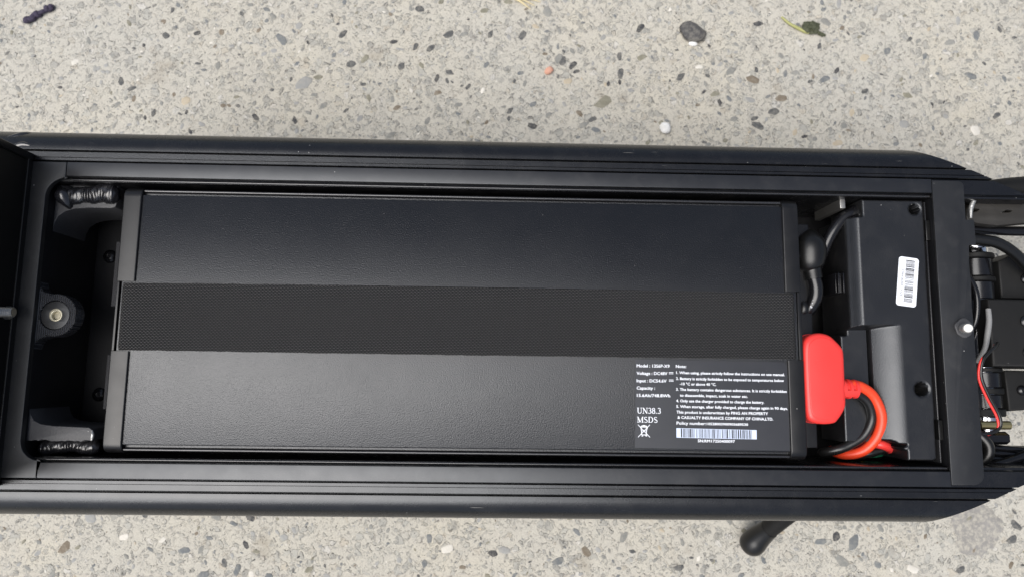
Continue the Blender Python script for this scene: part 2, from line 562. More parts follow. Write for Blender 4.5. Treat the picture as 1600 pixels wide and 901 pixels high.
def lettering(name, s, x, y, z, width, cap, mat, parent, rot=0.0, bold=0.0):
    """flat print: s written from (x, y) with the given width and capital height in mm"""
    me, co = text_mesh(s)
    w = co[:, 0].max() - co[:, 0].min()
    sx, sy = width / w, cap / 0.729
    X = (co[:, 0] - co[:, 0].min()) * sx
    Y = co[:, 1] * sy
    c, sn = math.cos(rot), math.sin(rot)
    out = np.stack([(x + c * X - sn * Y) * MM, (y + sn * X + c * Y) * MM, np.full(len(co), z * MM)], 1)
    me.vertices.foreach_set('co', out.ravel())
    me.update()
    me.name = name
    if bold:                                  # heavier strokes: the same outline laid twice more, slightly shifted
        bm = bmesh.new()
        for k, (dx, dy) in enumerate(((0, 0), (bold, 0.0), (bold * 0.5, bold * 0.75))):
            n0 = len(bm.verts)
            bm.from_mesh(me)
            bm.verts.ensure_lookup_table()
            for v in bm.verts[n0:]:
                v.co += Vector((dx, dy, 0.012 * k)) * MM
        bm.to_mesh(me)
        bm.free()
    return link(name, me, mat, parent)

def strokes(name, segs, z, mat, parent):
    """flat print out of straight strokes (x0, y0, x1, y1, width)"""
    verts, faces = [], []
    for i, (x0, y0, x1, y1, w) in enumerate(segs):
        L = math.hypot(x1 - x0, y1 - y0) + 1e-9
        nx, ny = -(y1 - y0) / L * w / 2, (x1 - x0) / L * w / 2
        zz = z + 0.0004 * i
        b_ = len(verts)
        verts += [(x0 + nx, y0 + ny, zz), (x0 - nx, y0 - ny, zz), (x1 - nx, y1 - ny, zz), (x1 + nx, y1 + ny, zz)]
        faces.append((b_, b_ + 1, b_ + 2, b_ + 3))
    return mesh(name, verts, faces, mat, parent)

# ------------------------------------------------------------------ the ground
g = bpy.data.meshes.new('pavement')
N = 24
ext = 12.0
vv = [(ext * (2 * i / N - 1), ext * (2 * j / N - 1), 0.0) for j in range(N + 1) for i in range(N + 1)]
ff = [(j * (N + 1) + i, j * (N + 1) + i + 1, (j + 1) * (N + 1) + i + 1, (j + 1) * (N + 1) + i) for j in range(N) for i in range(N)]
g.from_pydata(vv, [], ff)
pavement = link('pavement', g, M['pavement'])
pavement['kind'] = 'structure'
pavement['label'] = 'pale worn concrete pavement with exposed grey aggregate'

# ------------------------------------------------------------------ the scooter deck
scooter = root('electric_scooter', (0, 0, 0), 'black electric scooter deck with its battery compartment open, on a kickstand', 'scooter')

def rail_profile(s):
    pr = [(90.0, 134), (90.0, 195.4), (90.2, 196.0), (91.6, 196.2), (91.7, 195.4), (91.9, 195.4), (92.0, 197.2), (92.2, 197.4), (92.35, 197.0),
          (92.4, 196.6), (92.6, 197.9), (102.6, 197.9), (102.75, 194.5), (103.35, 194.5), (103.5, 198.9), (103.8, 199.3), (105.4, 199.3), (105.55, 198.5), (105.8, 198.5),
          (105.95, 199.3), (109.5, 199.3), (109.85, 199.0), (109.95, 194.8), (110.65, 194.8), (110.8, 198.3), (111.2, 198.8)]
    for i in range(1, 15):
        t = R(90 - 90 * i / 14)
        pr.append((111.6 + 15.6 * math.cos(t), 184 + 14.9 * math.sin(t)))
    pr += [(127.2, 176), (126.0, 166), (123.5, 152), (120.5, 141), (116, 134.5), (108, 132)]
    return [(s * y, z) for y, z in pr]

for s in (1, -1):
    rail = sweep_x('side_rail', rail_profile(s), -350.0, lambda y, z: 284 + 2.35 * (127.4 - abs(y)) , M['rail'], scooter, angle=25)
    tube('rail_lip', [(-284, s * 91.0, 196.7), (296.5, s * 91.0, 196.7)], 0.8, M['case_edge'], rail, seg=14, smooth=False)
    strip_y = (92.75, 102.45)
    y0, y1 = sorted((s * strip_y[0], s * strip_y[1]))
    box('trim_strip', -287.3, 296.7, y0, y1, 198.0, 200.0, 0.35, M['strip'], scooter)

# frame across the two ends of the compartment
lf = [(-287.6, 102.4), (-322, 102.4), (-322, -102.4), (-287.6, -102.4), (-287.6, -91.4)] + arc(-287.0, -79, 12.5, 268, 180)[0:] \
     + arc(-287.0, 79, 12.5, 180, 92) + [(-287.6, 91.4)]
shape('end_frame', [lf], 195.8, 200.05, 0.4, M['frame'], scooter, label='black end frame with rounded compartment corners beside the lid')
rf = [(297.0, -101.2)] + arc(311.5, -93.8, 7.4, 270, 360, 8) + [(319.0, 8), (318.6, 15), (319.3, 30), (319.0, 44), (319.8, 57), (324.6, 57), (324.6, 74.6), (318.8, 74.6), (319.0, 95)] \
     + arc(315.5, 97.9, 3.6, 0, 90, 5) + [(297.0, 101.5)]
shape('end_frame', [rf], 198.0, 200.15, 0.5, M['frame'], scooter, label='flat black end frame with a welded threaded stud')
box('end_wall', 298.0, 318.0, -92.2, 92.2, 134.0, 197.9, 0.5, M['tray'], scooter)
box('end_wall', -322.0, -300.6, -89.9, 89.9, 134.0, 195.7, 0.5, M['tray'], scooter)
box('tray_floor', -340.0, 318.0, -110.0, 110.0, 128.0, 134.0, 1.0, M['tray'], scooter)

# lifted lid standing up at the end of the deck
lid_out = [(-107.4, 199.9), (107.4, 199.9), (107.4, 252), (104, 258), (-104, 258), (-107.4, 252)]
lid = shape('lid', [lid_out], -316.0, -310.6, 0.5, M['soot'], scooter, plane='YZ', label='matt black lid standing upright at the end of the deck')
lid_rim = shape('lid_rim', [lid_out, [(y * 0.955, 205 + (z - 205) * 0.95 if z > 205 else z + 4.5) for y, z in lid_out]], -319.0, -309.4, 0.6, M['rubber'], lid, plane='YZ')
stud('threaded_stud', (-311, 0.6, 215), (-301.8, 0.6, 215), 3.3, 1.1, M['zinc'], lid)
tube('stud_nut', [(-311.5, 0.6, 209.5), (-307.5, 0.6, 209.5)], 4.2, M['zinc'], lid, seg=6, smooth=False)

# brackets with fat weld beads in the two corners of the recess
def bead(parent, x0, x1, yc, zc, r, seed, mat, sgn, wob=1.0, amp=0.06, flat=0.8):
    r_ = random.Random(seed)
    npts, pts, rad, phs = 200, [], [], []
    ph = 0.0
    steps = [r_.uniform(0.5, 1.7) for _ in range(40)]
    for i in range(npts):
        t = i / (npts - 1)
        ph += 1.0 / 10.5 * (0.5 + 0.5 * steps[int(ph) % 40])
        phs.append(ph)
        pts.append((x0 + (x1 - x0) * t, sgn * (yc + wob * (0.9 * math.sin(6 * t + seed) + 0.4 * math.sin(19 * t))), zc + wob * 0.5 * math.sin(11 * t)))
        env = min(1.0, (t + 0.02) * 10) ** 0.5 * min(1.0, (1.02 - t) * 10) ** 0.5
        rad.append((r + 0.10 * r * math.sin(5 * t + seed) + 0.03 * r * math.sin(23 * t + 1)) * env + 0.2)
    def ripple(i, j, rr, th):
        k = (phs[i] + 0.75 * math.cos(th) ** 2 + 0.12 * math.sin(3 * th + phs[i])) % 1.0
        return rr * (1 + amp * (k ** 0.6 - 0.6) + 0.03 * math.sin(5 * th + 2.3 * phs[i]))
    return tube('weld_bead', pts, rad, mat, parent, seg=30, smooth=False, rfun=ripple, angle=60, flat=flat)
# upper corner: plate below a fat bead; lower corner: plate standing higher with a ragged edge
outl = [(-300.5, 58), (-299.6, 64), (-297.5, 68.5), (-293, 71.8), (-287, 73.6), (-278, 74.4), (-263, 74.4), (-260.2, 75.2), (-259.4, 77), (-259.4, 89.8), (-300.5, 89.8)]
br = shape('weld_bracket', [outl], 150.0, 187.6, 0.5, M['bracket'], scooter)
bead(br, -297.5, -258.0, 83.6, 187.4, 6.2, 3, M['weld'], 1)
tube('weld_bead', [(-295.5, 86.5, 188), (-294.2, 82.5, 189.6), (-292.0, 78.5, 188.9), (-290.6, 75.5, 187.2), (-290.0, 73.4, 185.5)], [3.0, 5.6, 4.4, 2.6, 1.2], M['weld'], br, seg=16, n=5, angle=60)
rr_ = random.Random(41)
rag = [(-259.4 - 2.1 * i, -79.8 - rr_.uniform(-0.7, 0.9)) for i in range(19)]
outl = [(-300.5, -60), (-299.2, -64), (-296.8, -67.5), (-292, -69.6), (-284, -70.6), (-261.5, -71.4), (-259.8, -72.4), (-259.0, -75)] + rag + [(-300.5, -80)]
br = shape('weld_bracket', [outl[::-1]], 150.0, 193.0, 0.4, M['bracket'], scooter)
bead(br, -297.5, -259.0, 84.6, 183.0, 4.6, 8, M['weld'], -1)
tube('weld_bead', [(-259.6, -73.0, 192.6), (-258.8, -76.0, 192.9), (-259.4, -79.4, 192.4)], [0.5, 1.2, 0.8], M['bare_weld'], br, seg=10, n=5)
# lump of weld on the rail where the lid bracket meets it
for s in (1,):
    tube('weld_bead', [(-331, s * 119, 195), (-324, s * 121.5, 192.5), (-319.5, s * 123.0, 190.2), (-314, s * 124.6, 187)], [2.0, 3.2, 2.8, 1.0], M['weld'], scooter, seg=12, n=6, angle=60)
    tube('weld_bead', [(-327, s * 112.0, 197.6), (-319, s * 114.5, 197.3), (-312, s * 113.2, 197.8)], [1.8, 2.2, 0.7], M['weld'], scooter, seg=12, n=6, angle=60)

# lug with counterbore
lug_o = [(-300.5, 22.5), (-299.6, 19.0), (-297.2, 16.0), (-293.0, 14.8)] + arc(-288.7, 0.7, 14.0, 98, -98, 26) + [(-293, -13.6), (-297.2, -15.0), (-299.6, -18.0), (-300.5, -21.5)]
lug = shape('mounting_lug', [lug_o[::-1], circle(-288.9, 0.7, 9.5)], 186.0, 195.4, 0.25, M['lug'], scooter, label='ribbed black mounting lug with a threaded hole')
shape('washer', [circle(-288.9, 0.7, 9.35), circle(-288.6, 0.8, 3.6)], 187.0, 194.6, 0.4, M['frame'], lug)
shape('threaded_insert', [circle(-288.4, 0.9, 4.3), circle(-288.2, 0.6, 2.7)], 187.5, 195.0, 0.4, M['insert'], lug)
shape('insert_floor', [circle(-288.2, 0.6, 2.75)], 188.0, 192.6, 0.3, M['insert'], lug)
rv_, rf_ = [], []
xr_ = -299.6
while xr_ < -275.2:
    d_ = xr_ + 288.7
    top_ = math.sqrt(max(0, 13.4 ** 2 - d_ * d_)) if d_ > -5 else 14.0 + 0.12 * (d_ + 5) ** 2 * 0.5
    hole_ = math.sqrt(max(0, 9.9 ** 2 - (xr_ + 288.9) ** 2))
    spans = [(0.7 + hole_, 0.7 + top_), (0.7 - top_, 0.7 - hole_)] if hole_ > 0 else [(0.7 - top_, 0.7 + top_)]
    for ya_, yb_ in spans:
        if yb_ - ya_ < 0.6:
            continue
        b0 = len(rv_)
        for yy_ in (ya_, yb_):
            rv_ += [(xr_ - 0.42, yy_, 195.3), (xr_, yy_, 195.85), (xr_ + 0.42, yy_, 195.3)]
        rf_ += [(b0, b0 + 1, b0 + 4, b0 + 3), (b0 + 1, b0 + 2, b0 + 5, b0 + 4), (b0, b0 + 2, b0 + 1), (b0 + 3, b0 + 4, b0 + 5)]
    xr_ += 1.35
mesh('machining_ribs', rv_, rf_, M['bracket'], lug)
for yy, xx in ((50, -290), (-52, -289)):
    dome('floor_screw', (xx, yy, 134.0), 5.0, 3.0, 'z', M['gloss'], scooter)

# threaded stud welded on the end frame
shape('stud_weld', [[(311.6 + 6.2 * math.cos(t) * (1 + 0.06 * math.sin(5 * t)), 0.9 + 6.4 * math.sin(t) * (1 + 0.05 * math.cos(4 * t))) for t in [2 * math.pi * i / 30 for i in range(30)]]], 199.8, 201.6, 0.8, M['bracket'], scooter)
stud('threaded_stud', (311.0, 0.6, 201.5), (307.6, 0.0, 211.0), 3.2, 1.0, M['zinc'], scooter, label='bright threaded stud standing on the end frame')

# latch strip between frame and controller
box('seal_strip', 295.0, 296.0, -88.0, 88.0, 150.0, 193.0, 0.35, M['case_edge'], scooter)
for ya, yb in ((61, 75), (-73, -60)):
    box('seal_clip', 294.6, 297.6, ya, yb, 150.0, 194.0, 0.4, M['rubber'], scooter)
box('metal_tab', 238.2, 242.0, 83.6, 91.0, 150.0, 189.0, 0.4, M['zinc'], scooter)

# ---- fold joint and linkage beyond the end frame
def ycyl(name, x, z, y0, y1, r, mat, parent, bev=0.6, seg=32):
    s = 1 if y1 > y0 else -1
    pts = [(x, y0, z), (x, y0 + s * 0.01, z), (x, y0 + s * bev, z), (x, y1 - s * bev, z), (x, y1 - s * 0.01, z), (x, y1, z)]
    return tube(name, pts, [r - bev, r - bev, r, r, r - bev, r - bev], mat, parent, seg=seg, smooth=False, angle=40)

ax = ycyl('pivot_axle', 351.0, 158.0, -72.0, 64.0, 8.0, M['chrome'], scooter)
for ya, yb, r, mt in ((58.5, 63.0, 10.0, 'chrome'), (54.5, 58.2, 13.6, 'arm'), (41.2, 54.3, 12.0, 'gloss'), (37.6, 41.0, 13.4, 'arm'), (24.5, 37.4, 12.0, 'gloss'),
                      (-27.4, -24.5, 13.2, 'arm'), (-38.5, -27.6, 12.0, 'gloss'), (-43.0, -38.7, 13.2, 'arm'), (-53.0, -43.2, 12.0, 'gloss'), (-58.6, -53.2, 13.4, 'arm'), (-62.5, -58.8, 10.0, 'chrome')):
    ycyl('bushing', 351.0, 158.0, ya, yb, r, M[mt], ax)
box('swing_arm', 346.0, 460.0, -24.0, 23.6, 120.0, 178.0, 2.0, M['arm'], scooter)
shape('side_arm', [[(366, 25.5), (366, 53), (380, 60), (460, 52), (460, 25.5)]], 130, 164, 1.5, M['arm'], scooter)
shape('side_arm', [[(365, -26), (460, -26), (460, -47), (366, -55)]], 130, 163, 1.5, M['arm'], scooter)
# upper bracket: a bent plate with two slots, bolted to the rail end
brk = shape('joint_bracket', [[(330.5, 78.5), (331, 86), (334, 91), (340, 93.8), (350, 94.6), (470, 97), (470, 79), (380, 77.5), (352, 74.5), (338, 76.0)],
                              [(333.5, 83.6), (338.5, 84.6), (340.5, 86.2), (337.5, 86.6), (333, 85.6)], [(356, 84.0), (362, 84.4), (364, 85.6), (360, 86.0)]],
            176.0, 184.0, 0.7, M['dusty'], scooter)
tube('joint_rod', [(336, 74.5, 172), (380, 73.6, 172), (470, 76, 172)], [3.0, 3.6, 3.6], M['gloss'], brk, seg=18)
tube('weld_bead', [(329.2, 78, 190), (330.2, 86, 190), (333.5, 92, 191), (341, 94.6, 192), (346, 95.2, 193)], [0.9, 1.6, 1.4, 1.8, 0.7], M['bare_weld'], brk, seg=10)
tube('brake_hose', [(326, 65.5, 180), (340, 65.0, 181), (354, 62.5, 181), (368, 55.5, 178), (384, 44, 172), (400, 36, 165)], 3.9, M['rubber'], scooter, seg=16)
tube('grey_cable', [(346.2, 16.5, 177), (345.8, 8, 177.5), (344.2, -2, 177), (343.2, -11, 175), (344, -20, 165)], [1.7, 1.9, 1.9, 1.7, 1.6], M['greysheath'], scooter, seg=12)
tube('joint_bolt', [(340, -64.6, 168), (361.5, -64.4, 168)], 3.0, M['brass'], scooter, seg=18, smooth=False)
tube('joint_bolt', [(345, -73.6, 166), (360.0, -73.4, 166)], 4.5, M['gloss'], scooter, seg=6, smooth=False)
for k, (yy, rr) in enumerate(((-80.5, 2.4), (-84.5, 2.6), (-88.6, 2.6))):
    tube('cable', [(330, yy, 160), (350, yy + 0.3, 161), (372, yy - 1.5, 163), (420, yy - 4 - k, 164)], rr, M['gloss'], scooter, seg=12)
tube('cable', [(348, -93, 166), (362, -88, 169), (385, -79, 171), (430, -66, 170)], 3.4, M['gloss'], scooter, seg=14)
tube('loop_cable', [(318, -66, 176), (328, -69, 181), (334, -75.5, 183), (334.8, -82, 183), (332, -88, 180), (325, -92, 174)], 3.6, M['rubber'], scooter, seg=14)
shape('cross_plate', [[(320, -92), (336, -92), (336, 92), (320, 92)]], 128.0, 140.0, 1.0, M['arm'], scooter)
tube('front_strut', [(338, 101.5, 170), (372, 105.0, 172), (420, 108, 174), (470, 110, 176)], [6, 8, 8, 8], M['arm'], scooter, seg=16)

for (bx_, by_, bz_, br_) in ((372, 8, 178, 4.5), (372, -14, 178, 4.5), (385, 40, 164, 4.0), (376, -40, 163, 3.6)):
    dome('bolt_head', (bx_, by_, bz_), br_, 2.6, 'z', M['gloss'], scooter)
tube('chrome_ring', [(339.5, 66.8, 168), (352, 66.6, 169), (362, 65.6, 168)], [3.4, 4.6, 3.2], M['chrome'], scooter, seg=16)
tube('cable', [(332, 50, 166), (338, 38, 172), (340, 24, 175), (339, 6, 172), (336, -6, 160)], 2.2, M['gloss'], scooter, seg=12)
tube('cable', [(334, -24, 160), (338, -36, 168), (338, -50, 171), (336, -62, 166), (334, -74, 160)], 2.6, M['rubber'], scooter, seg=12)
for k in range(5):
    ycyl('spring_coil', 366.0 + 5 * k, 156.0, -90.5, -79.5, 4.4, M['gloss'], scooter, bev=1.2, seg=16)
# kickstand
ks = tube('kickstand', [(296, -80, 126), (274, -113.5, 87), (252, -149, 46), (240, -168.5, 24)], [8.2, 8.0, 7.8, 7.8], M['arm'], scooter, seg=24, n=4, label='black round kickstand leg propped on the pavement')
ks_pts = [(243, -164, 29.0), (240.5, -168, 24.5), (237.0, -173.5, 18.8), (234.0, -178.5, 14.8), (231.5, -182.5, 11.8), (229.6, -185.6, 9.6), (228.6, -187.2, 8.4)]
tube('kickstand_foot', ks_pts, [8.2, 8.9, 10.2, 11.2, 10.6, 7.6, 2.0], M['rubber'], ks, seg=24, n=4)

# ------------------------------------------------------------------ battery pack
bat = root('battery_pack', (0, 0, 134), 'long black battery pack with a printed label lying inside the open deck', 'battery')
def batt_profile():
    half = [(0, 197.5), (80.9, 197.5), (81.5, 197.1), (81.6, 194.6), (82.0, 194.0), (83.3, 194.0), (83.6, 194.6), (84.1, 195.3), (84.8, 195.5), (85.2, 195.0), (85.5, 193.8), (85.5, 140), (84, 134.2)]
    return half + [(-y, z) for y, z in half[::-1][:-1]]
sweep_x('case', batt_profile(), -245.8, 201.0, M['case'], bat, angle=40)
def cap_outline(ya, yb, s):
    o = [(s * ya, 136), (s * ya, 198.9), (s * (yb - 7), 198.9)]
    o += [(s * y, z) for y, z in arc(yb - 7, 191.9, 7, 90, 0, 8)]
    o += [(s * yb, 136)]
    return o
for x0, x1 in ((-249.0, -237.0), (193.3, 204.0)):
    for s, ya in ((1, 23.4), (-1, 22.2)):
        shape('end_cap', [cap_outline(ya, 87.0, s)], x0, x1, 0.9, M['cap'], bat, plane='YZ', res=3)
    if x0 < 0:
        box('end_lip', -249.0, -247.4, -22.0, 23.2, 136.0, 197.6, 0.3, M['cap'], bat)
    else:
        box('end_lip', 201.5, 204.0, -22.0, 23.2, 136.0, 198.2, 0.3, M['cap'], bat)
for s in (1, -1):
    tube('edge_bead', [(-236.8, s * 84.7, 195.2), (193.2, s * 84.7, 195.2)], 0.95, M['case_edge'], bat, seg=14, smooth=False)
box('terminal_plate', 204.1, 217.6, -80.0, 73.0, 150.0, 184.0, 0.6, M['cap'], bat)
for yy, zz in ((79.5, 190), (49.8, 189), (-82.5, 189)):
    dome('screw', (204.0, yy, zz), 2.1, 1.7, 'x', M['chrome'], bat)
box('foam_pad', -258.5, -249.1, 8.0, 52.0, 140.0, 186.0, 1.5, M['foam'], bat)
box('foam_pad', -258.0, -249.1, -60.0, -24.0, 140.0, 186.0, 1.5, M['foam'], bat)
# webbing strap lying along the pack, tucked in at both ends
sp = [(-246.6, 185), (-246.55, 194)] + [(-242.6 - 3.9 * math.cos(R(a)), 194.4 + 4.1 * math.sin(R(a))) for a in range(0, 91, 15)] \
     + [(197.0 + 3.9 * math.cos(R(a)), 194.4 + 4.1 * math.sin(R(a))) for a in range(90, -1, -15)] + [(200.95, 194), (201.0, 185)]
sv, sf = [], []
ny = 24
edge_w = [random.uniform(-0.15, 0.15) for _ in range(400)]
# resample the long run so that the strap can sag a little
run = []
for i, (x, z) in enumerate(sp):
    run.append((x, z))
    if i + 1 < len(sp) and sp[i + 1][0] - x > 20:
        K = 90
        for k in range(1, K):
            run.append((x + (sp[i + 1][0] - x) * k / K, z))
for i, (x, z) in enumerate(run):
    for j in range(ny + 1):
        y = -21.5 + 43.9 * j / ny
        e = min(j, ny - j)
        dz = -0.45 if e == 0 else (-0.08 if e == 1 else 0.0)
        yy = y + (edge_w[i % 400] if e == 0 else 0) + 0.7 * math.sin(math.pi * (x + 246) / 447) * (1 if y > 0 else -0.4) * abs(y) / 22
        sv.append((x, yy, z + dz + 0.10 * math.sin(x * 0.05 + y * 0.11)))
for i in range(len(run) - 1):
    for j in range(ny):
        a = i * (ny + 1) + j
        sf.append((a, a + 1, a + ny + 2, a + ny + 1))
strap = mesh('strap', sv, sf, M['webbing'], bat, label='black woven webbing strap running along the battery', angle=60)
md = strap.modifiers.new('thick', 'SOLIDIFY')
md.thickness = 0.0009
md.offset = -1

# printed label
ROT = -0.0065
zl = 197.62
lab_o = [(91.6, -79.9), (193.0, -80.7), (193.0, -25.6), (190.6, -23.4), (92.4, -22.9)]
label_o = shape('label_sheet', [lab_o], 197.40, zl, 0.02, M['label'], bat, label='dark grey printed label with white text and a barcode', res=0)
zp = zl + 0.035
LINES = [("Model : 13S6P-X9", 93.1, -28.0, 21.7, 2.05), ("Voltage : DC48V", 93.05, -32.85, 20.2, 2.05), ("Input : DC54.6V", 93.0, -37.7, 19.6, 2.05),
         ("Capacity :", 92.95, -42.45, 12.0, 2.05), ("15.6Ah/748.8Wh", 93.05, -47.25, 21.8, 2.05),
         ("Note:", 119.05, -28.0, 6.8, 2.0),
         ("1. When using, please strictly follow the instructions on use manual.", 119.2, -32.0, 72.0, 1.8),
         ("2. Battery is strictly forbidden to be exposed to temperatures below", 119.0, -35.85, 71.5, 1.8),
         ("-10 °C or above 40 °C.", 121.4, -39.3, 24.0, 1.8),
         ("3. The battery contains dangerous substances. It is strictly forbidden", 118.9, -42.9, 73.2, 1.8),
         ("to disassemble, impact, soak in water etc.", 121.4, -46.7, 44.65, 1.8),
         ("4. Only use the charger provided to charge the battery.", 118.85, -50.3, 58.0, 1.8),
         ("5. When storage, after fully charged, please charge again in 90 days.", 118.9, -53.95, 73.5, 1.8),
         ("This product is underwritten by PING AN PROPERTY", 119.0, -57.6, 60.2, 1.85),
         ("& CASUALTY INSURANCE COMPANY OF CHINA,LTD.", 119.6, -61.05, 62.9, 1.85),
         ("Policy number:", 118.9, -64.75, 19.2, 2.0), ("10528003900903689530", 138.7, -64.85, 27.1, 1.6), ("SN:RM17250400097", 132.6, -75.85, 24.2, 1.8)]
for t, x, y, w, c in LINES:
    lettering('printed_text', t, x, y, zp, w, c, M['print'], label_o, rot=ROT if x > 117 else 0.0, bold=0.16)

# serif capitals drawn with thick and thin strokes
TH, TN = 0.17, 0.075
def bowl(cx, cy, rx, ry, a0, a1, w0, w1, n=12):
    out = []
    for i in range(n):
        t0, t1 = R(a0 + (a1 - a0) * i / n), R(a0 + (a1 - a0) * (i + 1) / n)
        m_ = abs(math.cos((t0 + t1) / 2))
        out.append((cx + rx * math.cos(t0), cy + ry * math.sin(t0), cx + rx * math.cos(t1), cy + ry * math.sin(t1), w0 + (w1 - w0) * m_))
    return out
def serif(x, y, w=0.30):
    return [(x - w / 2, y, x + w / 2, y, 0.07)]
GL = {
    'U': (0.80, [(0.17, 1, 0.17, 0.32, TH), (0.64, 1, 0.64, 0.32, TN)] + bowl(0.405, 0.32, 0.235, 0.29, 180, 360, 0.1, 0.13) + serif(0.17, 0.97) + serif(0.64, 0.97, 0.26)),
    'N': (0.84, [(0.17, 0, 0.17, 1, TN), (0.15, 0.98, 0.69, 0.02, TH), (0.69, 0, 0.69, 1, TN)] + serif(0.15, 0.03, 0.26) + serif(0.12, 0.97, 0.2) + serif(0.69, 0.97, 0.26)),
    'M': (1.0, [(0.16, 0, 0.16, 1, TN), (0.16, 0.97, 0.47, 0.04, TH), (0.47, 0.04, 0.80, 0.97, TN), (0.82, 0, 0.82, 1, TH)] + serif(0.16, 0.03, 0.26) + serif(0.82, 0.03) + serif(0.10, 0.97, 0.18) + serif(0.87, 0.97, 0.2)),
    'D': (0.82, [(0.17, 0, 0.17, 1, TH), (0.05, 0.97, 0.38, 0.97, 0.07), (0.05, 0.03, 0.38, 0.03, 0.07)] + bowl(0.36, 0.5, 0.33, 0.47, -90, 90, 0.07, TH)),
    'S': (0.62, bowl(0.30, 0.74, 0.20, 0.22, 30, 250, 0.08, 0.13) + [(0.20, 0.60, 0.42, 0.42, 0.17)] + bowl(0.30, 0.26, 0.22, 0.24, 70, -150, 0.08, 0.13)),
    '3': (0.56, bowl(0.25, 0.74, 0.18, 0.23, 150, -80, 0.08, 0.14) + bowl(0.25, 0.27, 0.21, 0.25, 90, -150, 0.08, 0.15)),
    '8': (0.56, bowl(0.27, 0.75, 0.17, 0.21, 0, 360, 0.08, 0.14, 16) + bowl(0.27, 0.27, 0.20, 0.25, 0, 360, 0.08, 0.15, 16)),
    '.': (0.27, [(0.13, 0.0, 0.13, 0.14, 0.15)]),
}
for word, x, y, w, cap in (("UN38.3", 93.0, -57.9, 15.9, 3.7), ("MSDS", 92.95, -63.7, 13.7, 3.7)):
    tot = sum(GL[c][0] for c in word)
    k = w / tot
    segs, cx = [], x
    for ch in word:
        adv, ss = GL[ch]
        for a, b_, c, d, ww in ss:
            segs.append((cx + a * k, y + b_ * cap, cx + c * k, y + d * cap, ww * cap))
        cx += adv * k
    strokes('printed_text', segs, zp, M['print'], label_o)
# crossed-out wheeled bin
bx, by = 93.5, -73.2
segs = [(0.1, 0.1, 7.9, 8.1, 0.42), (7.9, 0.1, 0.1, 8.1, 0.42), (2.0, 6.6, 2.6, 1.6, 0.5), (6.0, 6.6, 5.4, 1.6, 0.5), (2.4, 1.6, 5.6, 1.6, 0.5), (1.6, 6.7, 6.4, 6.7, 0.6),
        (2.2, 7.3, 5.8, 7.3, 0.5), (3.2, 7.7, 4.8, 7.7, 0.4), (5.0, 1.2, 6.0, 1.2, 1.0), (2.4, 0.9, 3.4, 0.9, 0.5), (2.6, 4.2, 5.4, 4.2, 0.35), (5.6, 5.8, 6.4, 5.8, 0.7)]
strokes('bin_symbol', [(bx + a, by + b_, bx + c, by + d, w) for a, b_, c, d, w in segs], zp, M['print'], label_o)
for yy in (-31.2, -36.05):
    strokes('direct_current_symbol', [(114.4, yy + 0.1, 117.3, yy + 0.1, 0.42)] + [(114.4 + 1.05 * i, yy - 0.75, 115.2 + 1.05 * i, yy - 0.75, 0.42) for i in range(3)], zp, M['print'], label_o)
bc = shape('barcode', [[(118.7, -73.1), (171.35, -73.6), (171.45, -67.7), (118.75, -67.0)]], zl, zl + 0.03, 0.0, M['print_pale'], label_o, res=0)
random.seed(5)
segs, x = [], 121.6
while x < 168.6:
    w = random.choice((0.28, 0.28, 0.5, 0.5, 0.85))
    segs.append((x + w / 2, -67.25 - (x - 118.7) * 0.0125, x + w / 2, -72.85 - (x - 118.7) * 0.0105, w))
    x += w + random.choice((0.3, 0.3, 0.55, 0.9))
strokes('barcode_bars', segs, zl + 0.045, M['ink'], label_o)

# ------------------------------------------------------------------ motor controller housing (moulded plastic, as a fine height field)
ctl = root('motor_controller', (268, 0, 134), 'black moulded plastic controller cover with a white barcode sticker', 'controller')
def sstep(a, b_, x):
    t = np.clip((x - a) / (b_ - a), 0, 1)
    return t * t * (3 - 2 * t)
DX = 0.5
gx = np.arange(233.0, 297.0, DX)
gy = np.arange(-89.0, 91.0, DX)
X, Y = np.meshgrid(gx, gy)
LOW = 150.0
right = 294.5 - 0.010 * (90 - Y) * 1.0
top = np.full_like(X, 194.0)
# rounded outer edge
def dist_edge(d, r=1.6):
    return np.where(d < r, -(r - np.sqrt(np.maximum(0, r * r - (r - np.clip(d, 0, r)) ** 2))), 0)
# upper half: left wall slopes
left_hi = np.where(Y > 77.0, 251.2, 244.6)
slope = np.where((Y <= 77.0), 7.0 * (1 - sstep(240.5, 248.6, X)), 0.0)
hz = top - slope
# lower half profile
_t = np.clip((X - 256.6) / 17.5, 0, 1)
ramp_z = 184.5 + 9.5 * (1 - (1 - _t) ** 1.7)
pad = np.where(X < 255.2, 183.0, np.where(X < 256.6, 179.5, ramp_z))
low = pad
mixv = sstep(-1.4, 2.8, Y - 0.03 * (X - 245))
wall = np.minimum(hz, 194.0 - 4.5 * np.clip(2.4 + 0.03 * (X - 245) - Y, 0, None))
kk = 1.2                                                    # soft maximum keeps a small fillet
h = kk * np.logaddexp(low / kk, wall / kk)
h = np.where(Y > 6, hz, np.minimum(h, 194.0))
# outline mask
inside = np.zeros_like(X, bool)
inside |= (Y > 1.0) & (Y <= 77.0) & (X > 241.0)
inside |= (Y > 77.0) & (Y < 89.4) & (X > 250.6)
inside |= (Y <= 1.0) & (Y > -76.5) & (X > np.where(Y > -3.8, 241.0, 236.6))
inside |= (Y <= -76.5) & (Y > -86.6) & (X > 272.5 - np.where(Y > -80.5, 6.0 * (1 - sstep(-80.5, -76.5, -(-Y))), 0))
inside &= (X < right)
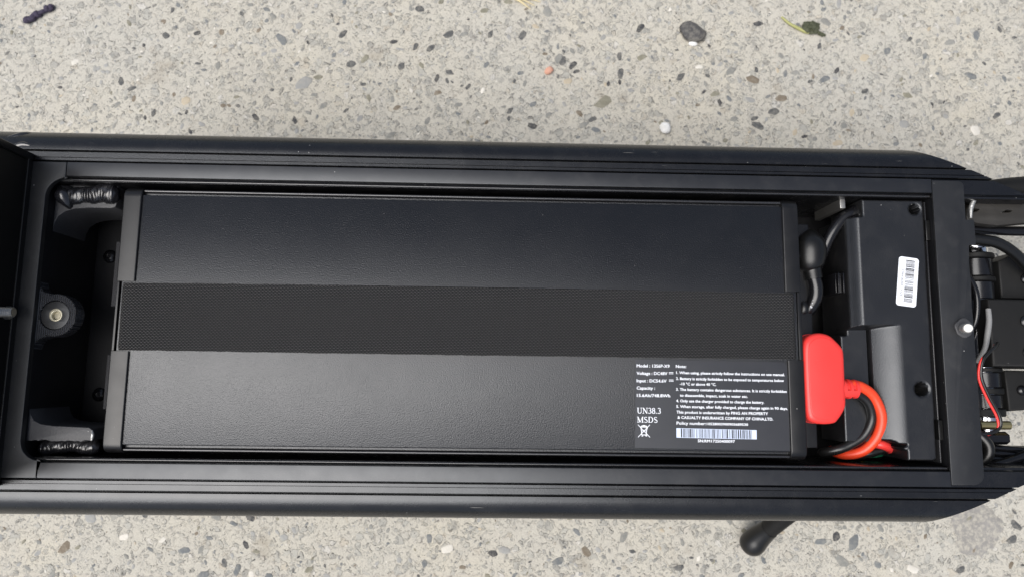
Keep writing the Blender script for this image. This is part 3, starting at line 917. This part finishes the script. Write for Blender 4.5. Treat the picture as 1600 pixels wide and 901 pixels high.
# cut out where the wires come up, and rounded corners
inside &= ~((((X - 262.0) / 10.5) ** 2 + ((Y + 86.0) / 12.0) ** 2 < 1.0) & (X < 272.4))
cx_, cy_ = 289.6, -81.6
inside &= ~((X > cx_) & (Y < cy_) & ((X - cx_) ** 2 + (Y - cy_) ** 2 > 5.0 ** 2))
cx_, cy_ = 292.2, 86.2
inside &= ~((X > cx_) & (Y > cy_) & ((X - cx_) ** 2 + (Y - cy_) ** 2 > 3.2 ** 2))
# edge softening by a cheap distance transform (chamfer) in cells
D = np.where(inside, 1e6, 0.0)
for _ in range(6):
    for dx_, dy_, w in ((1, 0, 1), (-1, 0, 1), (0, 1, 1), (0, -1, 1), (1, 1, 1.414), (1, -1, 1.414), (-1, 1, 1.414), (-1, -1, 1.414)):
        D = np.minimum(D, np.roll(np.roll(D, dy_, 0), dx_, 1) + w)
D = D * DX
h = h + dist_edge(np.clip(D - DX, 0, 9), 1.3)
# screw wells with a slightly dished rim
for hx, hy, hr in ((287.6, 82.6, 3.5), (285.0, -39.9, 4.5)):
    rr = np.hypot(X - hx, Y - hy)
    h = np.where(rr < hr, 172.0, h - 0.7 * (1 - sstep(hr, hr + 1.6, rr)))
# fine raised outline moulded on the face
seam = np.exp(-((np.abs(Y - 12 - 0.0 * X) - 0.0) / 0.5) ** 2) * (X > 281) * 0.0
h = h + seam
h = np.where(inside, h, LOW)
idx = np.arange(X.size).reshape(X.shape)
keep = inside | np.roll(inside, 1, 0) | np.roll(inside, -1, 0) | np.roll(inside, 1, 1) | np.roll(inside, -1, 1) | np.roll(np.roll(inside, 1, 0), 1, 1) \
    | np.roll(np.roll(inside, -1, 0), -1, 1) | np.roll(np.roll(inside, 1, 0), -1, 1) | np.roll(np.roll(inside, -1, 0), 1, 1)
fl = []
kq = keep[:-1, :-1] & keep[1:, :-1] & keep[:-1, 1:] & keep[1:, 1:]
J, I = np.nonzero(kq)
quads = np.stack([idx[J, I], idx[J, I + 1], idx[J + 1, I + 1], idx[J + 1, I]], 1)
used, inv = np.unique(quads, return_inverse=True)
vf = np.stack([X.ravel(), Y.ravel(), h.ravel()], 1)[used]
# ease the stair steps of the rim
me = bpy.data.meshes.new('cover')
me.from_pydata((vf * MM).tolist(), [], inv.reshape(-1, 4).tolist())
cover = link('cover', me, M['plastic'], ctl, angle=62)
for hx, hy, hr in ((287.6, 82.6, 3.0), (285.0, -39.9, 3.6)):
    dome('cover_screw', (hx, hy, 172.0), hr, 5.5, 'z', M['zinc'], ctl)
clip = box('clip', 241.5, 246.6, 25.0, 39.5, 160.0, 186.5, 0.6, M['gloss'], ctl)
for xx in (236.0, 239.4, 242.6):
    box('clip_rib', xx - 0.45, xx + 0.45, 25.4, 38.6, 165.0, 186.9, 0.25, M['gloss'], clip)
box('clip_base', 235.2, 246.0, 25.2, 38.8, 160.0, 183.5, 0.4, M['gloss'], clip)
# sticker
a_long = math.atan2(33.5, 4.2) - math.pi / 2
def stk(u_, v_):
    c, s = math.cos(a_long), math.sin(a_long)
    return (279.4 + c * u_ - s * v_, 32.1 + s * u_ + c * v_)
sticker = shape('sticker', [[stk(*p) for p in rrect(-6.9, -16.8, 6.9, 16.8, 2.0)]], 194.02, 194.22, 0.02, M['sticker'], ctl, label='white rounded sticker with a black barcode', res=0)
random.seed(9)
segs, v_ = [], -13.8
while v_ < 14.6:
    w = random.choice((0.25, 0.25, 0.4, 0.4, 0.7))
    a0, a1 = stk(-1.9, v_ + w / 2), stk(4.2, v_ + w / 2)
    segs.append((*a0, *a1, w))
    v_ += w + random.choice((0.25, 0.35, 0.35, 0.7))
strokes('barcode_bars', segs, 194.25, M['ink'], sticker)
for t, v0, w, cap in (("AZXX", -10.4, 5.0, 1.5), ("00002823085LX", -3.2, 11.5, 1.5)):
    p = stk(-3.0, v0)
    lettering('printed_text', t, p[0], p[1], 194.25, w, cap, M['ink'], sticker, rot=a_long + math.pi / 2)

# ------------------------------------------------------------------ power lead with red boot
lead = root('power_lead', (225, -60, 134), 'red rubber boot plug with thick red and black wires on the battery end', 'cable')
boot_o = [(205.3, -11.4), (207.2, -7.4), (210.8, -4.7), (216.5, -3.6), (222.8, -5.0), (227.2, -8.6), (230.8, -12.7), (232.2, -17.2), (232.2, -33.5), (232.1, -49.0), (230.6, -54.6),
          (225.9, -61.2), (222.4, -63.1), (215.0, -63.5), (208.3, -61.8), (205.3, -57.1), (204.6, -43.9), (204.6, -20)]
def round_loop(pts, n=5):
    P = [np.array(p) for p in pts]
    out = []
    L = len(P)
    for i in range(L):
        a, b_, c, d = P[i - 1], P[i], P[(i + 1) % L], P[(i + 2) % L]
        for k in range(n):
            t = k / n
            out.append(tuple(0.5 * ((2 * b_) + (c - a) * t + (2 * a - 5 * b_ + 4 * c - d) * t * t + (3 * b_ - a - 3 * c + d) * t ** 3)))
    return out
boot_r = round_loop(boot_o)
boot = shape('boot', [boot_r], 183.5, 198.0, 3.4, M['red'], lead, label='glossy red rubber boot', res=5, angle=60)
shape('boot_flange', [[(218.2 + (x - 218.2) * 1.0 - 0.6, -33.6 + (y + 33.6) * 1.022) for x, y in boot_r]], 172.0, 184.5, 1.6, M['red'], boot, res=4, angle=60)
shape('boot_crown', [[(218.6 + (x - 218.6) * 0.80, -33.5 + (y + 33.5) * 0.895) for x, y in boot_r]], 197.6, 198.45, 0.4, M['red'], boot, res=3, angle=60)
def relief(i, j, r, th):
    k = i % 4
    if 6 < i < 34 and (i // 6) % 2 == 0 and (math.sin(2 * th + 0.4) > -0.55):
        return r - 1.3
    return r
tube('strain_relief', [(229.5 + 0.36 * i, -40.4, 190.3) for i in range(38)], [7.0 - 0.022 * i - (0.9 if i > 35 else 0) for i in range(38)], M['red'], boot, seg=40, smooth=False, rfun=relief, angle=30)
tube('red_wire', [(238, -37.6, 191.4), (245.5, -38.9, 191.4), (254.2, -45.2, 190), (260.0, -58.0, 188), (259.0, -70.5, 184.5), (253.0, -79.8, 181.0), (246.0, -84.2, 177.5), (240.0, -85.2, 171), (239, -84, 158)], 3.35, M['redwire'], lead, seg=20)
tube('black_wire', [(238, -43.2, 188.8), (246, -44.6, 188.2), (252.6, -50.6, 187), (255.3, -60.8, 184), (250.6, -71.6, 181.5), (241.0, -78.4, 179.5), (233.0, -81.8, 177.5), (227.6, -84.0, 172), (229.5, -85.8, 164), (238, -86.2, 158), (250, -86.2, 156)], 3.2, M['blackwire'], lead, seg=20)
tube('red_wire', [(254, -80, 160), (258, -77.6, 171), (264.5, -77.8, 176.8), (272, -80.6, 174), (276, -83, 166)], 3.1, M['red'], lead, seg=18)
tube('black_wire', [(240, -86.3, 166), (250.5, -86.0, 171), (259, -84.0, 173.5), (267.5, -81.8, 173), (276, -81.5, 168)], 2.9, M['blackwire'], lead, seg=16)
for nm, mt, pts in (('green_wire', 'green', [(252, -87.6, 160), (262, -87.4, 164), (270, -86.6, 164.5), (276, -85.9, 160)]),
                    ('brown_wire', 'brown', [(252, -86.3, 169), (262, -84.9, 170.4), (270, -83.6, 168.6), (276, -83.5, 162)]),
                    ('yellow_wire', 'yellow', [(242, -87.4, 166), (252, -87.5, 168.6), (256, -87.7, 166), (262, -87.5, 160)]),
                    ('blue_wire', 'blue', [(244, -80, 174), (251, -76.5, 176.5), (256, -74.0, 176.5), (262, -74, 168)])):
    tube(nm, pts, 0.95, M[mt], lead, seg=10)

# ------------------------------------------------------------------ charging lead with black boot
chg = root('charging_lead', (220, 40, 134), 'black moulded cable boot and looping cable beside the controller cover', 'cable')
tube('boot', [(216.5, 66.2, 183), (217.0, 64.6, 184.5), (217.2, 60, 185.4), (217.1, 55, 185.8), (216.9, 48, 185.8), (217.4, 43.4, 185.6), (217.9, 40.9, 185.4), (218.2, 39.6, 185.4), (219.0, 34.2, 185.4)],
     [1.0, 6.4, 9.8, 10.8, 10.2, 8.8, 6.8, 6.2, 6.1], M['rubber'], chg, seg=26, n=6)
tube('cable', [(218.8, 36, 185.4), (220.2, 27.7, 185.4), (219.4, 20.0, 184), (215.6, 12.6, 179), (210, 9.6, 172), (206, 9.5, 166)], 5.0, M['gloss'], chg, seg=20)
tube('cable', [(208, 30, 168), (211, 22, 176), (213.0, 15.0, 181.5), (210.6, 11.0, 178), (207, 10, 170)], [3.0, 4.0, 4.4, 4.0, 3.2], M['rubber'], chg, seg=16)
tube('cable', [(262, 86, 166), (254, 84.2, 181), (248.6, 81.6, 184.4), (242.0, 77.4, 184), (234.6, 67.0, 182), (229.6, 54, 178), (227, 40, 170), (226, 24, 156), (226, 14, 144)], 4.0, M['gloss'], chg, seg=18)
for ch, px_, py_, zz in (("5", 218.0, 33.6, 189.9), ("C", 217.2, 22.0, 188.6), (".", 216.6, 19.6, 188.2), ("0", 216.2, 18.2, 187.5), ("8", 215.2, 15.6, 186.6)):
    lettering('printed_text', ch, px_, py_, zz, 1.5 if ch != '.' else 0.5, 1.7, M['print'], chg, rot=R(-86))

# ------------------------------------------------------------------ thin twin wire by the fold joint
tw = root('thin_wire', (332, -40, 134), 'thin twin red and black wire looping beside the end frame', 'wire')
wp = [(346, -8.0, 184), (341, -11.2, 187.5), (335.6, -14.4, 189.6), (330.2, -20.6, 190), (329.2, -31.5, 189), (335.0, -44.2, 187), (342.2, -56.4, 185), (343.4, -64.0, 184), (338.4, -68.2, 184), (330, -69.6, 184), (322, -69.8, 182)]
tube('black_wire', wp, 1.3, M['blackwire'], tw, seg=10)
tube('red_wire', [(x - 1.5, y - 1.0, z - 0.2) for x, y, z in wp], 0.85, M['red'], tw, seg=10)

# ------------------------------------------------------------------ loose things on the pavement
def lump(name, c, rx, ry, rz, mat, seed, parent=None, rot=0.0, rough=0.16, sub=3):
    bm = bmesh.new()
    bmesh.ops.create_icosphere(bm, subdivisions=sub, radius=1.0)
    r_ = random.Random(seed)
    planes = [Vector((r_.gauss(0, 1), r_.gauss(0, 1), r_.gauss(0, 1) * 0.8)).normalized() for _ in range(11)]
    ds = [0.72 + 0.25 * r_.random() for _ in planes]
    for v in bm.verts:
        d = v.co.normalized()
        k = 1.0
        for p, q in zip(planes, ds):
            t = d.dot(p)
            if t > 0.05:
                k = min(k, q / t)
        k += rough * 0.25 * math.sin(9 * d.x + 5 * d.y + seed) * math.sin(7 * d.y - 4 * d.z)
        x, y, z = d.x * k * rx, d.y * k * ry, d.z * k * rz
        v.co = (x * math.cos(rot) - y * math.sin(rot), x * math.sin(rot) + y * math.cos(rot), z)
    zmin = min(v.co.z for v in bm.verts)
    for v in bm.verts:
        v.co = ((v.co.x + c[0]) * MM, (v.co.y + c[1]) * MM, (v.co.z - zmin + c[2]) * MM)
    me = bpy.data.meshes.new(name)
    bm.to_mesh(me)
    bm.free()
    return link(name, me, mat, parent, angle=30)

tag(lump('stone', (191.5, 308.5, -1.0), 14.0, 10.5, 5.0, M['darkrock'], 4, rot=-0.35), 'rough dark grey stone, the biggest loose one on the pavement', 'stone')
tag(lump('stone', (192.5, 297.5, -0.4), 4.6, 3.0, 2.4, M['white_chip'], 8), 'small white chip lying against the big dark stone', 'stone')
tag(lump('stone', (162.8, 208.6, -0.5), 6.2, 6.0, 4.0, M['white_chip'], 13, rot=0.5), 'white rounded pebble near the deck rail', 'stone')
tag(lump('stone', (48.2, 265.4, -0.8), 5.0, 4.0, 3.0, STONES[9], 21, rot=0.5), 'pinkish pebble on the pale pavement', 'stone')
tw_pts = []
random.seed(3)
for i in range(15):
    t = i / 14
    tw_pts.append((-466 + 27 * t, 302.5 + 17 * t + random.uniform(-1.3, 1.3), 3.0 + random.uniform(-0.6, 0.6)))
tag(tube('dried_flower', tw_pts, [1.2] + [random.uniform(1.8, 3.6) for _ in range(13)] + [1.0], M['plum'], None, seg=9, n=4, angle=25), 'shrivelled dark purple flower spike on the pavement', 'dried flower')
pl = root('plant_scrap', (306, 316, 0), 'withered green plant scrap with a yellowish stem on the pavement', 'plant scrap')
tube('stem', [(283, 328, 1.6), (290, 321, 2.4), (298, 316.5, 2.4), (306, 312.8, 2.0), (310, 311.5, 1.6)], [1.0, 1.3, 1.6, 1.7, 1.0], M['stem'], pl, seg=8)
lump('leaf', (312, 317, 0.0), 9.5, 6.5, 3.2, M['leafgreen'], 31, pl, rot=-0.15, rough=1.2)
lump('leaf', (322, 311, 0.0), 5.5, 2.2, 1.6, M['leafgreen'], 33, pl, rot=-0.5, rough=1.2)
st = root('dry_straw', (20, 338, 0), 'few pale dry straw blades on the pavement', 'straw')
for i, (x0, y0, x1, y1) in enumerate(((4, 344, 34, 334), (2, 343, 40, 338), (6, 343.5, 30, 330), (0, 341, 20, 341.5))):
    tube('blade', [(x0, y0, 1.0), ((x0 + x1) / 2, (y0 + y1) / 2 + 1.5, 2.0), (x1, y1, 0.8)], [0.9, 1.2, 0.3], M['straw'], st, seg=6, n=4)

# ------------------------------------------------------------------ stones set in the pavement
def pebble_data(r_, n=None, flat=0.28, chunky=0.3):
    n = n or r_.choice((7, 8, 9, 10))
    ang = sorted(2 * math.pi * (i + r_.uniform(-0.3, 0.3)) / n for i in range(n))
    asp = r_.uniform(0.34, 0.8)
    rad = [1 + r_.uniform(-chunky, chunky) * 0.6 for _ in range(n)]
    V, F = [], []
    tx, ty = r_.uniform(-0.15, 0.15), r_.uniform(-0.15, 0.15)
    for k, (s_, z) in enumerate(((1.0, -0.08), (0.93, flat * 0.45), (0.66, flat * 0.9))):
        for a, q in zip(ang, rad):
            V.append((math.cos(a) * q * s_, math.sin(a) * q * s_ * asp, z + (tx * math.cos(a) + ty * math.sin(a)) * (0.12 if k else 0)))
    V.append((0, 0, flat))
    for k in range(2):
        for i in range(n):
            F.append((k * n + i, k * n + (i + 1) % n, (k + 1) * n + (i + 1) % n, (k + 1) * n + i))
    for i in range(n):
        F.append((2 * n + i, 2 * n + (i + 1) % n, 3 * n))
    return V, F

pr = random.Random(77)
VAR = [pebble_data(pr) for _ in range(14)]
pm = []
for vi, (V, F) in enumerate(VAR):
    row = []
    for sm in STONES:
        me = bpy.data.meshes.new('pebble')
        me.from_pydata([(x * MM, y * MM, z * MM) for x, y, z in V], [], F)
        me.materials.append(sm)
        me.shade_smooth()
        me.set_sharp_from_angle(angle=R(50))
        row.append(me)
    pm.append(row)

def visible_ground(x, y):
    """a spot on the pavement that the photograph shows beside the deck, with a margin"""
    top_edge = -210 + 0.0 * x
    if y > 196:
        return -505 < x < 545 and y < 350
    if y < -146:
        return -450 < x < 500 and y > -222
    return False

def pick_mat(r_):
    return r_.choices(range(9), weights=(14, 16, 26, 28, 6, 3, 2, 7, 5))[0]

# the stones one can pick out in the photograph: (x, y, radius, turn, colour)
NAMED = [(-216.1, 292.2, 7.2, -0.9, 1), (-192.5, 247.5, 9.0, 0.6, 3), (-178, 254, 5.0, 0.1, 7), (-181, 236, 4.2, 0.2, 2), (-358, 238, 4.6, 0.4, 0), (-355, 228, 3.6, 1.4, 4), (-335, 214, 4.4, 1.2, 0),
         (-105.6, 292.5, 4.2, 0.2, 8), (-84, 288, 5.0, 1.2, 0), (-51.5, 301.5, 6.2, 0.5, 0), (-36, 302.6, 5.2, 0.3, 2), (-10.0, 303, 4.6, 1.2, 0), (22.5, 303.0, 5.6, 1.0, 0), (62, 276.5, 5.4, 0.9, 0),
         (72.5, 272.5, 5.2, 0.8, 8), (76, 266, 3.6, 0.3, 8), (58, 279, 5.5, 1.1, 2), (119, 283, 4.6, 1.5, 0), (119, 256, 3.0, 1.57, 8), (120, 265, 5.8, 1.4, 0), (102.8, 235, 10.5, 0.6, 7), (92, 217, 4.6, 0.4, 0),
         (33, 231, 4.4, 0.4, 1), (-62, 256, 5.2, 1.3, 8), (-31, 248, 4.4, 0.9, 0), (-40, 229, 5.2, 0.2, 2), (-97.5, 267, 4.6, 0.7, 0), (10.6, 224, 4.4, 0.9, 0), (33, 208.5, 5.0, -0.3, 8), (83, 211, 6.0, 0.5, 2),
         (180.0, 263.0, 5.6, 0.8, 0), (252, 262.0, 6.8, -0.3, 4), (253, 221.5, 4.2, 0.4, 0), (295, 270, 4.0, 0.2, 2), (325, 264, 5.8, 0.4, 1), (366, 287.5, 5.4, 0.1, 5), (390, 295, 4.6, 0.5, 1), (280, 243, 6.0, 0.1, 4),
         (214, 246, 5.0, 0.3, 7), (256, 214, 6.6, -0.5, 0), (272, 229, 5.6, 0.2, 0), (232, 220.5, 4.0, 0.3, 2), (408, 249, 5.4, -0.3, 7), (428, 291, 4.0, 1.2, 1), (474, 271, 7.6, -0.4, 1), (455, 306, 5.6, 0.2, 2), (497, 230, 4.8, 0.6, 0),
         (321.0, 299, 4.0, 1.2, 0), (260, 321, 5.6, 0.1, 8), (302, 180.0 + 24, 3.6, 0.3, 8), (335, 198, 5.4, 0.2, 5), (-345, 189, 0, 0, 0),
         (301.6, -180.8, 6.8, 0.1, 1), (332, -181, 8.6, 1.1, 1), (320, -198, 7.6, -0.7, 2), (386, -205, 6.0, -0.4, 6), (-382.1, -191.5, 7.0, 0.9, 4), (-258, -214, 5.6, 0.3, 1), (-228.0, -209, 6.6, 1.3, 1), (-330, -182, 4.6, 0.2, 6),
         (-296, -184, 4.0, 0.7, 6), (-276, -193, 5.4, 0.1, 1), (-335, -160, 5.0, 1.4, 2), (-250, -163, 6.4, -0.5, 2), (-40, -190, 6.2, 0.3, 6), (60, -200, 6.0, 0.4, 1), (120, -178, 6.0, 0.9, 2), (170, -205, 5.0, 0.2, 0),
         (480, -178, 6.0, 0.5, 0), (430, -205, 5.0, 0.5, 0), (455, -130, 5.0, 0.5, 2)]
placed = []
count = 0
def put(x, y, r, a, mi, v=None):
    global count
    o = bpy.data.objects.new('pebble', pm[pr.randrange(14) if v is None else v][mi])
    COL.objects.link(o)
    o.parent = pavement
    o.location = (x * MM, y * MM, 0.0001)
    o.rotation_euler = (0, 0, a)
    zf = pr.uniform(0.12, 0.4)
    o.scale = (r, r, r * zf)
    placed.append((x, y, r))
    count += 1
for x, y, r, a, mi in NAMED:
    if r > 0:
        put(x, y, r * 0.95, a, mi)
guard = 0
while count < 296 and guard < 20000:
    guard += 1
    x, y = pr.uniform(-505, 545), pr.uniform(-222, 350)
    if not visible_ground(x, y):
        continue
    r = pr.uniform(2.8, 4.3) if pr.random() < 0.85 else pr.uniform(4.3, 6.0)
    if any((x - a) ** 2 + (y - b_) ** 2 < (r + c + 1) ** 2 for a, b_, c in placed):
        continue
    put(x, y, r, pr.uniform(0, 6.28), pick_mat(pr))
# one wide flat stone, flush with the surface
patch = [(446.5 + 23 * math.cos(t) * (1 + 0.11 * math.sin(3 * t + 1) + 0.06 * math.sin(7 * t) + 0.03 * math.sin(17 * t + 2)), -169 + 24 * math.sin(t) * (1 + 0.09 * math.sin(2 * t) + 0.05 * math.cos(9 * t) + 0.03 * math.sin(21 * t))) for t in [2 * math.pi * i / 120 for i in range(120)]]
shape('flat_stone', [patch], -3.0, 0.35, 0.3, M['patch'], pavement, label='wide flat grey stone set flush in the pavement')

# the many smaller stones
def stuff_stones(name, n, rmin, rmax, xr, yr, seed, avoid):
    r_ = np.random.default_rng(seed)
    variants = [VAR[i] for i in range(14)]
    allv, allf, allm = [], [], []
    off = 0
    grid = {}
    for a, b_, c in avoid:
        grid.setdefault((int(a // 20), int(b_ // 20)), []).append((a, b_, c))
    xs, ys = r_.uniform(*xr, n), r_.uniform(*yr, n)
    rs = rmin + (rmax - rmin) * r_.random(n) ** 2.2
    an = r_.uniform(0, 6.283, n)
    vi = r_.integers(0, 14, n)
    mw = np.array((9, 13, 26, 36, 5, 4, 4, 6, 3), float)
    mi = r_.choice(9, n, p=mw / mw.sum())
    zf = r_.uniform(0.15, 0.5, n)
    va = [np.array(v[0]) for v in variants]
    for k in range(n):
        x, y, r = xs[k], ys[k], rs[k]
        bad = False
        for gx_ in (-1, 0, 1):
            for gy_ in (-1, 0, 1):
                for a, b_, c in grid.get((int(x // 20) + gx_, int(y // 20) + gy_), ()):
                    if (x - a) ** 2 + (y - b_) ** 2 < (r + c) ** 2:
                        bad = True
        if bad or (x - 446.5) ** 2 + (y + 169) ** 2 < 27 ** 2:
            continue
        V = va[vi[k]]
        c, s = math.cos(an[k]), math.sin(an[k])
        P = np.stack([x + r * (V[:, 0] * c - V[:, 1] * s), y + r * (V[:, 0] * s + V[:, 1] * c), V[:, 2] * r * zf[k] + 0.1], 1)
        allv.append(P)
        for f in variants[vi[k]][1]:
            allf.append(tuple(q + off for q in f))
        allm += [mi[k]] * len(variants[vi[k]][1])
        off += len(V)
    me = bpy.data.meshes.new(name)
    me.from_pydata((np.concatenate(allv) * MM).tolist(), [], allf)
    for sm in STONES:
        me.materials.append(sm)
    me.polygons.foreach_set('material_index', np.array(allm, dtype=np.int32))
    me.shade_smooth()
    me.set_sharp_from_angle(angle=R(50))
    o = bpy.data.objects.new(name, me)
    COL.objects.link(o)
    o.parent = pavement
    o['kind'] = 'stuff'
    return o
stuff_stones('gravel', 15000, 0.7, 2.9, (-760, 800), (-420, 560), 5, placed)
